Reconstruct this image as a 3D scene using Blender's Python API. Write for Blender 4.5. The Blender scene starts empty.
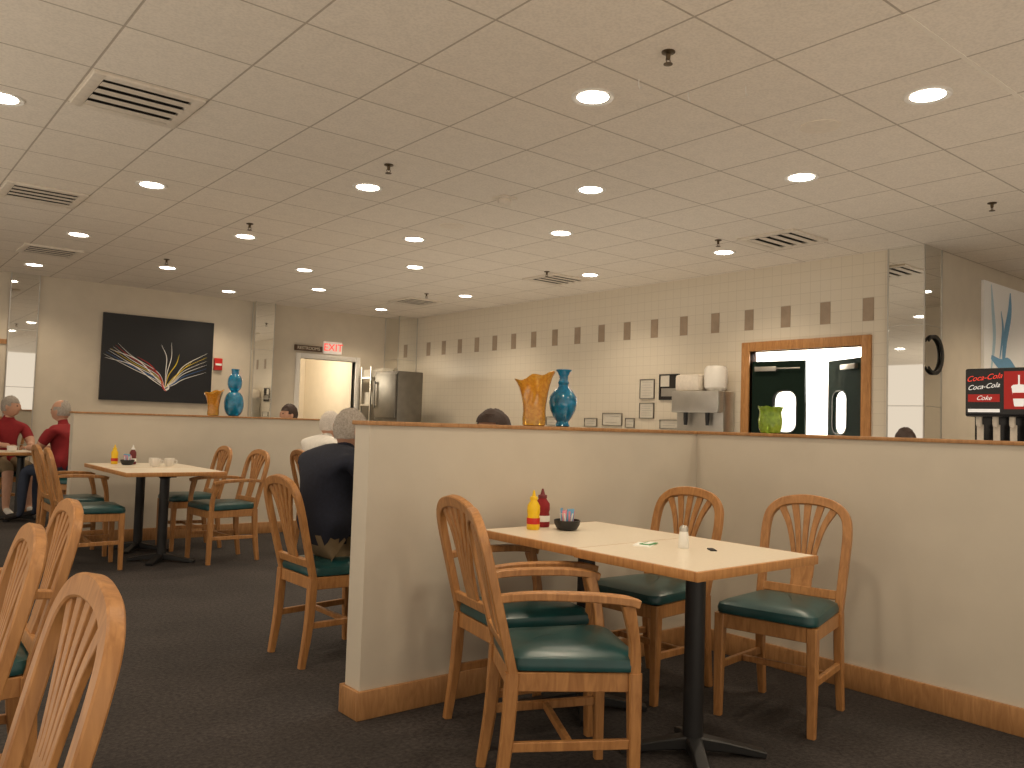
import bpy, bmesh, math, random
from mathutils import Vector, Matrix
random.seed(7)
COL = bpy.context.scene.collection
CEIL = 2.99
bpy.context.scene.view_settings.view_transform = 'Standard'

# ------------------------------------------------------------------ materials
def new_mat(name):
    m = bpy.data.materials.new(name); m.use_nodes = True
    nt = m.node_tree; b = nt.nodes['Principled BSDF']
    return m, nt, b

def mat(name, col, rough=.5, metal=0, var=.06, scale=30, bump=0, trans=0, coat=0):
    m, nt, b = new_mat(name)
    tc = nt.nodes.new('ShaderNodeTexCoord'); n = nt.nodes.new('ShaderNodeTexNoise')
    n.inputs['Scale'].default_value = scale; n.inputs['Detail'].default_value = 3
    nt.links.new(tc.outputs['Object'], n.inputs['Vector'])
    r = nt.nodes.new('ShaderNodeValToRGB')
    r.color_ramp.elements[0].position = .3; r.color_ramp.elements[1].position = .7
    r.color_ramp.elements[0].color = (*[c*(1-var) for c in col], 1)
    r.color_ramp.elements[1].color = (*[min(1, c*(1+var)) for c in col], 1)
    nt.links.new(n.outputs['Fac'], r.inputs['Fac']); nt.links.new(r.outputs['Color'], b.inputs['Base Color'])
    b.inputs['Roughness'].default_value = rough; b.inputs['Metallic'].default_value = metal
    if trans: b.inputs['Transmission Weight'].default_value = trans
    if coat: b.inputs['Coat Weight'].default_value = coat
    if bump:
        bp = nt.nodes.new('ShaderNodeBump'); bp.inputs['Strength'].default_value = bump
        nt.links.new(n.outputs['Fac'], bp.inputs['Height']); nt.links.new(bp.outputs['Normal'], b.inputs['Normal'])
    return m

def emis(name, col, s):
    m, nt, b = new_mat(name)
    b.inputs['Base Color'].default_value = (*col, 1)
    b.inputs['Emission Color'].default_value = (*col, 1); b.inputs['Emission Strength'].default_value = s
    return m

def wood_mat(name, c1, c2, rough=.38):
    m, nt, b = new_mat(name)
    tc = nt.nodes.new('ShaderNodeTexCoord'); mp = nt.nodes.new('ShaderNodeMapping')
    mp.inputs['Scale'].default_value = (14, 14, 2.2)
    nt.links.new(tc.outputs['Object'], mp.inputs['Vector'])
    n = nt.nodes.new('ShaderNodeTexNoise'); n.inputs['Scale'].default_value = 3; n.inputs['Detail'].default_value = 6
    n.inputs['Distortion'].default_value = 1.2
    nt.links.new(mp.outputs['Vector'], n.inputs['Vector'])
    r = nt.nodes.new('ShaderNodeValToRGB')
    r.color_ramp.elements[0].position = .3; r.color_ramp.elements[1].position = .72
    r.color_ramp.elements[0].color = (*c1, 1); r.color_ramp.elements[1].color = (*c2, 1)
    nt.links.new(n.outputs['Fac'], r.inputs['Fac']); nt.links.new(r.outputs['Color'], b.inputs['Base Color'])
    b.inputs['Roughness'].default_value = rough
    return m

def tile_mat(name, axes, tile, c1, c2, line, mortar, rough, off=(0, 0), speck=0, bump=.2):
    m, nt, b = new_mat(name)
    g = nt.nodes.new('ShaderNodeNewGeometry'); sp = nt.nodes.new('ShaderNodeSeparateXYZ')
    cb = nt.nodes.new('ShaderNodeCombineXYZ'); mp = nt.nodes.new('ShaderNodeMapping')
    nt.links.new(g.outputs['Position'], sp.inputs[0])
    nt.links.new(sp.outputs[axes[0]], cb.inputs[0]); nt.links.new(sp.outputs[axes[1]], cb.inputs[1])
    mp.inputs['Location'].default_value = (off[0], off[1], 0)
    nt.links.new(cb.outputs[0], mp.inputs['Vector'])
    br = nt.nodes.new('ShaderNodeTexBrick'); br.offset = 0; br.squash = 1
    br.inputs['Scale'].default_value = 1; br.inputs['Brick Width'].default_value = tile
    br.inputs['Row Height'].default_value = tile; br.inputs['Mortar Size'].default_value = mortar
    br.inputs['Mortar Smooth'].default_value = .3
    br.inputs['Color1'].default_value = (*c1, 1); br.inputs['Color2'].default_value = (*c2, 1)
    br.inputs['Mortar'].default_value = (*line, 1)
    nt.links.new(mp.outputs[0], br.inputs['Vector'])
    out = br.outputs['Color']
    for sc, lo, hi in (((70, .32, .60), (9, .35, .65)) if speck else ()):
        n = nt.nodes.new('ShaderNodeTexNoise'); n.inputs['Scale'].default_value = sc; n.inputs['Detail'].default_value = 5
        nt.links.new(g.outputs['Position'], n.inputs['Vector'])
        r = nt.nodes.new('ShaderNodeValToRGB'); r.color_ramp.elements[0].position = lo; r.color_ramp.elements[1].position = hi
        k = 1-speck if sc > 20 else 1-speck*.35
        r.color_ramp.elements[0].color = (k, k, k, 1); r.color_ramp.elements[1].color = (1, 1, 1, 1)
        nt.links.new(n.outputs['Fac'], r.inputs['Fac'])
        mx = nt.nodes.new('ShaderNodeMix'); mx.data_type = 'RGBA'; mx.blend_type = 'MULTIPLY'; mx.inputs['Factor'].default_value = 1
        nt.links.new(out, mx.inputs[6]); nt.links.new(r.outputs['Color'], mx.inputs[7]); out = mx.outputs[2]
    nt.links.new(out, b.inputs['Base Color'])
    bp = nt.nodes.new('ShaderNodeBump'); bp.inputs['Strength'].default_value = bump; bp.inputs['Distance'].default_value = .01
    bp.invert = True
    nt.links.new(br.outputs['Fac'], bp.inputs['Height']); nt.links.new(bp.outputs['Normal'], b.inputs['Normal'])
    b.inputs['Roughness'].default_value = rough
    return m

M = {}
M['paint'] = mat('cream_wall_paint', (.64, .57, .465), .75, var=.03, scale=6)
M['paint2'] = mat('cream_partition_paint', (.61, .555, .465), .6, var=.03, scale=5)
M['kitchen'] = mat('white_kitchen_wall', (.85, .84, .80), .5, var=.02)
M['ceil'] = tile_mat('acoustic_ceiling_tile', (0, 1), .61, (.91, .84, .75), (.88, .81, .72), (.52, .455, .38), .0065, .9,
                     off=(-2.78+.61*20, -2.835+.61*20), speck=.11, bump=.35)
M['tile'] = tile_mat('glazed_wall_tile', (1, 2), .1125, (.74, .67, .555), (.73, .66, .545), (.62, .555, .455), .0026, .35,
                     off=(-3.934+.1125*100, -2.3275+.1125*100), bump=.08)
M['accent'] = mat('tan_accent_tile', (.38, .29, .21), .35, var=.08, scale=12)
M['oak'] = wood_mat('honey_oak_wood', (.31, .135, .042), (.50, .245, .085), .42)
M['oak_trim'] = wood_mat('oak_trim_wood', (.32, .155, .058), (.48, .255, .105), .45)
M['casing'] = wood_mat('orange_oak_casing', (.38, .165, .05), (.56, .28, .095), .45)
M['teal'] = mat('teal_vinyl', (.008, .055, .058), .3, var=.15, scale=18, bump=.08)
M['black'] = mat('black_cast_metal', (.012, .012, .013), .45, var=.1)
M['doorblack'] = mat('dark_green_door_laminate', (.007, .018, .012), .8, var=.1)
M['doorblack'].node_tree.nodes['Principled BSDF'].inputs['Specular IOR Level'].default_value = .15
M['blackgloss'] = mat('black_gloss_plastic', (.012, .012, .014), .25)
M['lam'] = mat('cream_laminate', (.76, .68, .55), .3, var=.03, scale=60)
M['white'] = mat('white_enamel', (.8, .77, .72), .4, var=.02)
M['tee'] = mat('pale_ceiling_tee', (.88, .82, .73), .6, var=.02)
M['whitep'] = mat('white_paper', (.85, .85, .82), .8, var=.02)
M['notice'] = mat('aged_notice_paper', (.68, .64, .56), .8, var=.03)
M['steel'] = mat('brushed_stainless_steel', (.55, .53, .49), .42, 1, var=.06, scale=8)
M['darksteel'] = mat('dull_stainless_steel', (.26, .245, .22), .5, 1, var=.08, scale=8)
M['dark'] = mat('dark_matte_and_duct_shade', (.018, .014, .012), .8)  # near-black matte; on the vents it paints the shade inside the duct
M['grille'] = mat('painted_vent_metal', (.76, .69, .60), .5)
M['spk'] = mat('beige_speaker_mesh', (.82, .74, .64), .7)
M['brass'] = mat('dark_brass', (.10, .07, .04), .35, .8)
M['lampface'] = emis('warm_lamp_glow', (1, .93, .80), 14)
M['red'] = mat('red_plastic', (.55, .02, .015), .3)
M['pink'] = mat('pink_paper', (.75, .30, .38), .7)
M['redemit'] = emis('red_sign_letters', (1, .05, .03), 1.0)
M['redlit'] = emis('backlit_red_panel', (.40, .015, .012), .25)
M['reddim'] = emis('dim_red_letters', (.8, .05, .03), .6)
M['whitelit'] = emis('backlit_white_panel', (.8, .78, .74), .45)
M['signface'] = emis('exit_sign_face', (.9, .8, .7), .25)
M['yellow'] = mat('yellow_mustard_plastic', (.85, .55, .01), .3, var=.04)
M['green'] = mat('olive_green_glass', (.34, .52, .06), .08, var=.25, scale=45, bump=.3, trans=.45)
M['blueglass'] = mat('turquoise_blue_glass', (.004, .27, .52), .05, var=.3, scale=35, bump=.15, trans=.45, coat=.6)
M['orangeglass'] = mat('amber_crackle_glass', (.92, .46, .06), .10, var=.28, scale=75, bump=.5, trans=.6, coat=.4)
M['brown'] = mat('brown_plaque', (.10, .055, .03), .5)
M['skin'] = mat('skin', (.56, .31, .21), .5, var=.05)
M['navy'] = mat('navy_knit_cloth', (.009, .012, .026), .9, var=.2, scale=60, bump=.1)
M['khaki'] = mat('khaki_cloth', (.22, .16, .09), .9)
M['redcloth'] = mat('red_cotton', (.26, .015, .02), .9)
M['maroon'] = mat('maroon_cotton', (.16, .02, .025), .6)
M['whitecloth'] = mat('white_cotton', (.7, .68, .64), .9)
M['jeans'] = mat('dark_denim', (.03, .04, .07), .9)
M['greyhair'] = mat('grey_hair', (.36, .32, .28), .8, var=.25, scale=120)
M['whitehair'] = mat('white_hair', (.60, .55, .5), .8, var=.2, scale=120)
M['darkhair'] = mat('dark_brown_hair', (.035, .016, .010), .6, var=.3, scale=120)
M['eye'] = mat('dark_eye', (.02, .015, .01), .2)
M['lip'] = mat('lip', (.4, .12, .1), .5)
M['blue'] = mat('blue_print', (.04, .17, .5), .5)
M['lblue'] = mat('pale_blue_print', (.50, .68, .80), .5)
M['mblue'] = mat('medium_blue_print', (.16, .38, .62), .5)
M['poster'] = mat('bright_white_poster', (.95, .96, .97), .4, var=.01)
M['yellowpaint'] = mat('yellow_paint_stroke', (.8, .6, .03), .5)
M['canvas'] = mat('black_canvas', (.006, .007, .010), .35)
M['greenpaper'] = mat('green_paper', (.08, .3, .1), .7)
M['boxcard'] = mat('white_carton', (.7, .66, .58), .7)

m, nt, b = new_mat('clear_glass'); b.inputs['Base Color'].default_value = (.9, .95, .95, 1); b.inputs['Roughness'].default_value = .02
b.inputs['Transmission Weight'].default_value = 1; M['glass'] = m
m = tile_mat('mirror_panel', (0, 2), 40, (.85, .85, .82), (.85, .85, .82), (.85, .85, .82), 0, .02)
m.node_tree.nodes['Principled BSDF'].inputs['Metallic'].default_value = 1
M['mirror'] = m
m, nt, b = new_mat('dark_carpet')
g = nt.nodes.new('ShaderNodeNewGeometry')
n1 = nt.nodes.new('ShaderNodeTexNoise'); n1.inputs['Scale'].default_value = 55; n1.inputs['Detail'].default_value = 6; n1.inputs['Roughness'].default_value = .7
n2 = nt.nodes.new('ShaderNodeTexNoise'); n2.inputs['Scale'].default_value = 2.0; n2.inputs['Detail'].default_value = 3
nt.links.new(g.outputs['Position'], n1.inputs['Vector']); nt.links.new(g.outputs['Position'], n2.inputs['Vector'])
r = nt.nodes.new('ShaderNodeValToRGB'); r.color_ramp.elements[0].position = .35; r.color_ramp.elements[1].position = .68
r.color_ramp.elements[0].color = (.012, .010, .010, 1); r.color_ramp.elements[1].color = (.066, .054, .050, 1)
nt.links.new(n1.outputs['Fac'], r.inputs['Fac'])
mx = nt.nodes.new('ShaderNodeMix'); mx.data_type = 'RGBA'; mx.blend_type = 'MULTIPLY'; mx.inputs['Factor'].default_value = .6
r2 = nt.nodes.new('ShaderNodeValToRGB'); r2.color_ramp.elements[0].color = (.45, .45, .45, 1); r2.color_ramp.elements[1].color = (1, 1, 1, 1)
r2.color_ramp.elements[0].position = .35; r2.color_ramp.elements[1].position = .65
nt.links.new(n2.outputs['Fac'], r2.inputs['Fac']); nt.links.new(r.outputs['Color'], mx.inputs[6]); nt.links.new(r2.outputs['Color'], mx.inputs[7])
nt.links.new(mx.outputs[2], b.inputs['Base Color']); b.inputs['Roughness'].default_value = .95
bp = nt.nodes.new('ShaderNodeBump'); bp.inputs['Strength'].default_value = .5; bp.inputs['Distance'].default_value = .01
nt.links.new(n1.outputs['Fac'], bp.inputs['Height']); nt.links.new(bp.outputs['Normal'], b.inputs['Normal'])
M['carpet'] = m

# ------------------------------------------------------------------ mesh helpers
def finish(bm, name, mats, smooth=False):
    bmesh.ops.recalc_face_normals(bm, faces=bm.faces)
    me = bpy.data.meshes.new(name); bm.to_mesh(me); bm.free()
    for k in (mats if isinstance(mats, (list, tuple)) else [mats]): me.materials.append(M[k])
    if smooth:
        for p in me.polygons: p.use_smooth = True
        try: me.set_sharp_from_angle(angle=math.radians(40))
        except Exception: pass
    return me

def add_box(bm, x0, x1, y0, y1, z0, z1, mi=0, bev=0):
    vs = [bm.verts.new((x, y, z)) for x in (x0, x1) for y in (y0, y1) for z in (z0, z1)]
    idx = [(0, 1, 3, 2), (4, 6, 7, 5), (0, 4, 5, 1), (2, 3, 7, 6), (0, 2, 6, 4), (1, 5, 7, 3)]
    fs = [bm.faces.new([vs[i] for i in q]) for q in idx]
    for fc in fs: fc.material_index = mi
    if bev:
        es = list({e for fc in fs for e in fc.edges})
        r = bmesh.ops.bevel(bm, geom=es, offset=bev, segments=2, affect='EDGES', profile=.5)
        for fc in r['faces']: fc.material_index = mi

def box(name, x0, x1, y0, y1, z0, z1, mk, bev=0):
    bm = bmesh.new(); add_box(bm, x0, x1, y0, y1, z0, z1, 0, bev); return finish(bm, name, mk, smooth=bev > 0)

def boxes(name, lst, mk, bev=0):
    bm = bmesh.new()
    for q in lst: add_box(bm, *q[:6], q[6] if len(q) > 6 else 0, bev)
    return finish(bm, name, mk, smooth=bev > 0)

def crom(pts, n=6):
    P = [Vector(p) for p in pts]
    if len(P) < 3: return P
    out = []
    for i in range(len(P)-1):
        p0 = P[i-1] if i > 0 else P[0]*2-P[1]; p1 = P[i]; p2 = P[i+1]; p3 = P[i+2] if i+2 < len(P) else P[-1]*2-P[-2]
        for k in range(n):
            t = k/n
            out.append(.5*((2*p1)+(-p0+p2)*t+(2*p0-5*p1+4*p2-p3)*t*t+(-p0+3*p1-3*p2+p3)*t**3))
    out.append(P[-1]); return out

def sweep(bm, pts, w, h, ref=(1, 0, 0), mi=0, n=6, ch=.25, rnd=False):
    P = crom(pts, n); N = len(P); ref = Vector(ref).normalized(); rings = []
    for i, p in enumerate(P):
        T = (P[min(i+1, N-1)]-P[max(i-1, 0)]).normalized()
        B = (ref-T*ref.dot(T)).normalized(); A = T.cross(B)
        t = i/(N-1)
        def val(v):
            if isinstance(v, (list, tuple)):
                q = t*(len(v)-1); k = min(int(q), len(v)-2); return v[k]+(v[k+1]-v[k])*(q-k)
            return v
        a = val(w)/2; c = val(h)/2; d = min(a, c)*ch*2*.5
        if rnd: sec = [(a*math.cos(q*math.pi/5), c*math.sin(q*math.pi/5)) for q in range(10)]
        else: sec = [(a, c-d), (a-d, c), (-a+d, c), (-a, c-d), (-a, -c+d), (-a+d, -c), (a-d, -c), (a, -c+d)]
        rings.append([bm.verts.new(p+A*s+B*q) for s, q in sec])
    for i in range(N-1):
        L = len(rings[i])
        for k in range(L):
            fc = bm.faces.new((rings[i][k], rings[i][(k+1) % L], rings[i+1][(k+1) % L], rings[i+1][k])); fc.material_index = mi
    for rg in (rings[0], rings[-1]):
        fc = bm.faces.new(rg); fc.material_index = mi

def lathe(bm, prof, seg=32, mi=0, cx=0, cy=0, fn=None, z0=0):
    rings = []
    for r, z in prof:
        rg = []
        for k in range(seg):
            a = 2*math.pi*k/seg; rr, zz = (r, z) if not fn else fn(r, z, a)
            rg.append(bm.verts.new((cx+rr*math.cos(a), cy+rr*math.sin(a), z0+zz)))
        rings.append(rg)
    for i in range(len(rings)-1):
        for k in range(seg):
            fc = bm.faces.new((rings[i][k], rings[i][(k+1) % seg], rings[i+1][(k+1) % seg], rings[i+1][k])); fc.material_index = mi
    for rg in (rings[0], rings[-1]):
        fc = bm.faces.new(rg); fc.material_index = mi

def lathe_me(name, prof, mk, seg=32, fn=None):
    bm = bmesh.new(); lathe(bm, prof, seg, fn=fn); return finish(bm, name, mk, True)

def text_me(body, size, mk, ext=.001, shear=0):
    cu = bpy.data.curves.new('lettering', 'FONT'); cu.body = body; cu.size = size; cu.extrude = ext; cu.shear = shear
    cu.align_x = 'CENTER'; cu.align_y = 'CENTER'
    o = bpy.data.objects.new('lettering', cu); COL.objects.link(o)
    dg = bpy.context.evaluated_depsgraph_get(); me = bpy.data.meshes.new_from_object(o.evaluated_get(dg))
    bpy.data.objects.remove(o); me.materials.clear(); me.materials.append(M[mk]); return me

def rrect(w, h, r, cx=0, cy=0, n=5):
    pts = []
    for sx, sy, a0 in ((1, 1, 0), (-1, 1, 90), (-1, -1, 180), (1, -1, 270)):
        for k in range(n+1):
            a = math.radians(a0+90*k/n); pts.append((cx+sx*(w/2-r)+r*math.cos(a), cy+sy*(h/2-r)+r*math.sin(a)))
    return pts

def plate(name, outer, inner, thick, mk):
    cu = bpy.data.curves.new(name, 'CURVE'); cu.dimensions = '2D'; cu.fill_mode = 'BOTH'; cu.extrude = thick/2
    for loop in [outer]+inner:
        s = cu.splines.new('POLY'); s.points.add(len(loop)-1); s.use_cyclic_u = True
        for i, p in enumerate(loop): s.points[i].co = (p[0], p[1], 0, 1)
    o = bpy.data.objects.new(name, cu); COL.objects.link(o)
    dg = bpy.context.evaluated_depsgraph_get(); me = bpy.data.meshes.new_from_object(o.evaluated_get(dg))
    bpy.data.objects.remove(o); me.materials.clear(); me.materials.append(M[mk]); return me

# ------------------------------------------------------------------ object helpers
def structure(name, me, loc=(0, 0, 0), rot=(0, 0, 0)):
    o = bpy.data.objects.new(name, me); o.location = loc; o.rotation_euler = rot; o['kind'] = 'structure'; COL.objects.link(o); return o

def single(name, me, label, cat, loc=(0, 0, 0), rot=(0, 0, 0), group=None):
    o = bpy.data.objects.new(name, me); o.location = loc; o.rotation_euler = rot
    o['label'] = label; o['category'] = cat
    if group: o['group'] = group
    COL.objects.link(o); return o

def thing(name, label, cat, parts, loc=(0, 0, 0), rz=0, group=None, rot=None):
    e = bpy.data.objects.new(name, None); e.empty_display_size = .1
    e.location = loc; e.rotation_euler = rot if rot else (0, 0, math.radians(rz))
    e['label'] = label; e['category'] = cat
    if group: e['group'] = group
    COL.objects.link(e)
    for p in parts:
        nm, me = p[0], p[1]
        o = bpy.data.objects.new(nm, me); o.parent = e
        if len(p) > 2 and p[2]: o.location = p[2]
        if len(p) > 3 and p[3]: o.rotation_euler = p[3]
        if len(p) > 4 and p[4]: o['label'] = p[4]
        COL.objects.link(o)
        if len(p) > 5:
            for q in p[5]:
                c = bpy.data.objects.new(q[0], q[1]); c.parent = o
                if len(q) > 2: c.location = q[2]
                if len(q) > 3: c.rotation_euler = q[3]
                COL.objects.link(c)
    return e

R90 = math.pi/2
FACE_NY = (R90, 0, 0)
FACE_NX = (R90, 0, -R90)

# ------------------------------------------------------------------ room shell
structure('floor', box('floor', -5, 11.6, -5, 15, -.1, 0, 'carpet'))
structure('ceiling', box('ceiling', -5, 11.6, -5, 15, CEIL, CEIL+.1, 'ceil'))
BX = 7.72; FY = 12.45; DY0, DY1, DZ = 4.05, 5.32, 2.09
structure('wall_east', boxes('wall_east', [(BX, BX+.12, 3.46, DY0, 0, CEIL), (BX, BX+.12, DY1, FY+.12, 0, CEIL), (BX, BX+.12, DY0, DY1, DZ, CEIL)], 'tile'))
structure('wall_north', boxes('wall_north', [(-5, 5.8, FY, FY+.12, 0, CEIL), (6.8, BX, FY, FY+.12, 0, CEIL), (5.8, 6.8, FY, FY+.12, 2.18, CEIL)], 'paint'))
structure('wall_alcove', box('wall_alcove', BX+.12, 11.5, 3.46, 3.58, 0, CEIL, 'paint'))
structure('wall_far_east', box('wall_far_east', 11.5, 11.6, -5, 6.5, 0, CEIL, 'paint'))
structure('wall_kitchen', boxes('wall_kitchen', [(10.4, 10.5, 3.58, 6.6, 0, CEIL), (BX+.12, 10.5, 6.5, 6.6, 0, CEIL)], 'kitchen'))
structure('wall_corridor', boxes('wall_corridor', [(5.2, 5.3, FY+.12, 14.6, 0, CEIL), (6.86, 6.96, FY+.12, 14.6, 0, CEIL), (5.2, 7.0, 14.5, 14.6, 0, CEIL)], 'paint'))
bm = bmesh.new()
for i in range(19):
    y = 3.99+.45*i
    add_box(bm, BX-.004, BX+.001, y-.056, y+.056, 2.325, 2.55)
structure('trim_1', finish(bm, 'trim_1', 'accent'))
cw = .10
structure('trim_2', boxes('trim_2', [(BX-.02, BX+.14, DY0-cw, DY0, 0, DZ+cw), (BX-.02, BX+.14, DY1, DY1+cw, 0, DZ+cw), (BX-.02, BX+.14, DY0, DY1, DZ, DZ+cw)], 'casing', .006))
structure('trim_3', boxes('trim_3', [(5.72, 5.8, FY-.02, FY+.13, 0, 2.26), (6.8, 6.88, FY-.02, FY+.13, 0, 2.26), (5.8, 6.8, FY-.02, FY+.13, 2.18, 2.26)], 'white', .004))
structure('trim_4', box('trim_4', 3.4, 11.4, 1.605, 1.625, CEIL-.004, CEIL, 'tee'))
LH = 1.96; WX = .38
lf = plate('door_leaf', [(0, 0), (.60, 0), (.60, LH), (0, LH)], [rrect(.25, .43, .09, WX, 1.42)[::-1]], .04, 'doorblack')
for nm, loc, ang in (('door_1', (BX+.05, DY1-.01, .02), -90+6), ('door_2', (BX+.05, DY0+.01, .02), 90-30)):
    d = structure(nm, lf, loc, (R90, 0, math.radians(ang)))
    fr = plate('window_frame', rrect(.28, .46, .11), [rrect(.25, .43, .09)[::-1]], .05, 'black')
    gl = plate('window_pane', rrect(.255, .435, .09), [], .006, 'glass')
    cl = boxes('door_closer', [(.05, .30, 1.85, 1.90, .02, .07), (.28, .56, 1.87, 1.885, .05, .065), (.05, .30, 1.85, 1.90, -.07, -.02)], 'steel', .004)
    kp = boxes('kick_plate', [(.03, .57, .05, .35, -.024, .024)], 'steel')
    for n_, me_, l_ in (('window_frame', fr, (WX, 1.42, 0)), ('window_pane', gl, (WX, 1.42, 0)), ('door_closer', cl, (0, 0, 0)), ('kick_plate', kp, (0, 0, 0))):
        o = bpy.data.objects.new(n_, me_); o.parent = d; o.location = l_; COL.objects.link(o)

PH = 1.19; T = .12
AX0, AX1 = 1.716, 3.85
RX1 = 4.7
def partition(nm, x0, x1, y0, y1): structure(nm, box(nm, x0, x1, y0, y1, 0, PH, 'paint2'))
partition('wall_divider_front', AX0, AX1, 3.0, 3.0+T)
partition('wall_divider_rear', AX0, RX1, 8.35, 8.35+T)
partition('wall_divider_side', AX1, AX1+T, -1.5, 3.0+T)
structure('trim_5', boxes('trim_5', [(AX0-.012, AX1, 3.0-.012, 3.0+T+.012, PH, PH+.018)], 'oak_trim', .004))
structure('trim_6', boxes('trim_6', [(AX0-.012, RX1+.012, 8.35-.012, 8.35+T+.012, PH, PH+.018)], 'oak_trim', .004))
structure('trim_7', boxes('trim_7', [(AX1-.012, AX1+T+.012, -1.51, 3.0+T+.012, PH, PH+.018)], 'oak_trim', .004))
bh = .115; bt = .018
structure('baseboard_divider_front', boxes('baseboard_divider_front', [(AX0-bt, AX1-bt, 3.0-bt, 3.0, 0, bh), (AX0-bt, AX0, 3.0, 3.0+T, 0, bh), (AX0-bt, AX1, 3.0+T, 3.0+T+bt, 0, bh)], 'oak_trim', .004))
structure('baseboard_divider_rear', boxes('baseboard_divider_rear', [(AX0-bt, RX1-bt, 8.35-bt, 8.35, 0, bh), (AX0-bt, AX0, 8.35, 8.35+T, 0, bh)], 'oak_trim', .004))
structure('baseboard_divider_side', boxes('baseboard_divider_side', [(AX1-bt, AX1, -1.5, 3.0, 0, bh)], 'oak_trim', .004))
structure('baseboard_north', boxes('baseboard_north', [(-5, 5.72, FY-bt, FY, 0, bh)], 'oak_trim', .004))

def mirror(label, x0, x1, y0, y1):
    parts = [('mirror_panel', box('mirror_panel', x0, x1, y0, y1, 0, CEIL-.002, 'mirror'))]
    e = .006; s = []
    for (xx, yy) in ((x0, y0), (x0, y1), (x1, y0)):
        s.append((xx-e, xx+e, yy-e, yy+e, 0, CEIL-.003))
    for z in (.75, 1.5, 2.25): s.append((x0-.003, x1+.003, y0-.003, y1+.003, z-.003, z+.003))
    parts.append(('edge_trim', boxes('edge_trim', s, 'steel')))
    thing('mirror_column', label, 'mirror', parts)
mirror('mirror-clad square column beside the kitchen doors', BX-.035, 8.04, 3.44, 3.78)
mirror('mirror-clad wall strip by the black painting', 4.98, 5.29, FY-.12, FY-.005)
mirror('mirror-clad corner column beyond the exit opening', 7.35, BX-.005, 12.0, FY-.005)
mirror('tall mirror strip set in the cream wall', 1.73, 2.06, FY-.03, FY-.005)
structure('trim_8', boxes('trim_8', [(-2, 1.72, FY-.02, FY, 2.05, 2.11), (-2, 1.72, FY-.02, FY, 1.05, 1.11)], 'oak_trim'))

# ------------------------------------------------------------------ ceiling fixtures
LIGHTS = [(3.08,3.14),(3.08,5.56),(3.08,7.98),(3.08,10.43),(4.31,1.92),(4.31,4.39),(4.31,6.82),(4.31,9.24),(4.31,11.7),
 (5.11,3.13),(5.11,5.58),(5.11,8.05),(5.11,10.48),(6.77,4.99),(6.77,6.87),(6.77,9.33),(6.72,11.54),(1.84,6.74),(1.84,9.2),(1.84,11.56),
 (.66,5.49),(.66,.6),(1.84,1.9),(.66,3.05),(3.08,.7),(5.11,.7),(6.77,1.9),(4.31,-.6),(.66,-1.8),(1.84,-3),(3.08,-1.8),(-1.2,1.9),(-1.2,4.4),(-1.2,7.9),(8.7,2.3),(10.2,2.3),(9.2,-1)]  # out-of-view pair over the alcove added to brighten the poster wall
ring = lathe_me('trim_ring', [(.085, .0), (.112, -.006), (.118, .0), (.118, .004), (.085, .004)], 'white', 32)
disc = lathe_me('lamp_lens', [(.086, -.001), (.07, -.004), (.03, -.006), (.001, -.006)], 'lampface', 28)
for x, y in LIGHTS:
    e = thing('recessed_ceiling_light', 'round recessed downlight glowing warm white in the tiled ceiling', 'ceiling light',
              [('trim_ring', ring), ('lamp_lens', disc)], (x, y, CEIL-.004), group='recessed downlights in the ceiling')
    ld = bpy.data.lights.new('downlight', 'SPOT'); ld.energy = 95 if x > 8 else (60 if x > 6.5 or y > 11 else 48); ld.color = (1, .82, .595); ld.spot_size = math.radians(136); ld.spot_blend = .7
    ld.shadow_soft_size = .13
    lo = bpy.data.objects.new('downlight', ld); lo.parent = e; lo.location = (0, 0, -.03); COL.objects.link(lo)

def vent_parts(w, d):
    fr = .06
    frame = boxes('vent_frame', [(-w/2, w/2, -d/2, -d/2+fr, -.02, 0), (-w/2, w/2, d/2-fr, d/2, -.02, 0), (-w/2, -w/2+fr, -d/2+fr, d/2-fr, -.02, 0), (w/2-fr, w/2, -d/2+fr, d/2-fr, -.02, 0)], 'grille', .003)
    back = box('duct_shade_plate', -w/2+fr, w/2-fr, -d/2+fr, d/2-fr, -.003, 0, 'dark')  # solid dark plate, its colour standing for the shade behind the louvers
    bm = bmesh.new(); n = 4; p = (w-2*fr)/n
    for i in range(n):
        x = -w/2+fr+p*(i+.5)
        vs = [(x-.034, -.026), (x+.036, -.023), (x+.036, -.020), (x-.034, -.023)]
        a = [bm.verts.new((px, -d/2+fr, pz)) for px, pz in vs]; c = [bm.verts.new((px, d/2-fr, pz)) for px, pz in vs]
        for k in range(4): bm.faces.new((a[k], a[(k+1) % 4], c[(k+1) % 4], c[k]))
        bm.faces.new(a); bm.faces.new(c)
    return [('vent_frame', frame), ('duct_shade_plate', back), ('louver', finish(bm, 'louver', 'grille'))]
vp = vent_parts(.58, .58)
for x, y in ((1.255, 4.97), (1.255, 7.72), (1.8, 10.4), (6.65, 4.26), (6.69, 7.38), (6.58, 10.32)):
    thing('ceiling_vent', 'square louvered air vent with dark slots in the ceiling', 'vent', vp, (x, y, CEIL), 90, group='air vents in the ceiling')
bm = bmesh.new(); lathe(bm, [(.032, 0), (.032, -.006), (.012, -.012), (.010, -.035), (.006, -.04)], 16)
spr1 = finish(bm, 'escutcheon', 'brass', True)
bm = bmesh.new(); lathe(bm, [(.004, -.065), (.022, -.062), (.022, -.059), (.004, -.056)], 12)
sweep(bm, [(-.01, 0, -.03), (-.014, 0, -.045), (-.003, 0, -.062)], .004, .004); sweep(bm, [(.01, 0, -.03), (.014, 0, -.045), (.003, 0, -.062)], .004, .004)
spr2 = finish(bm, 'deflector', 'brass', True)
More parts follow.
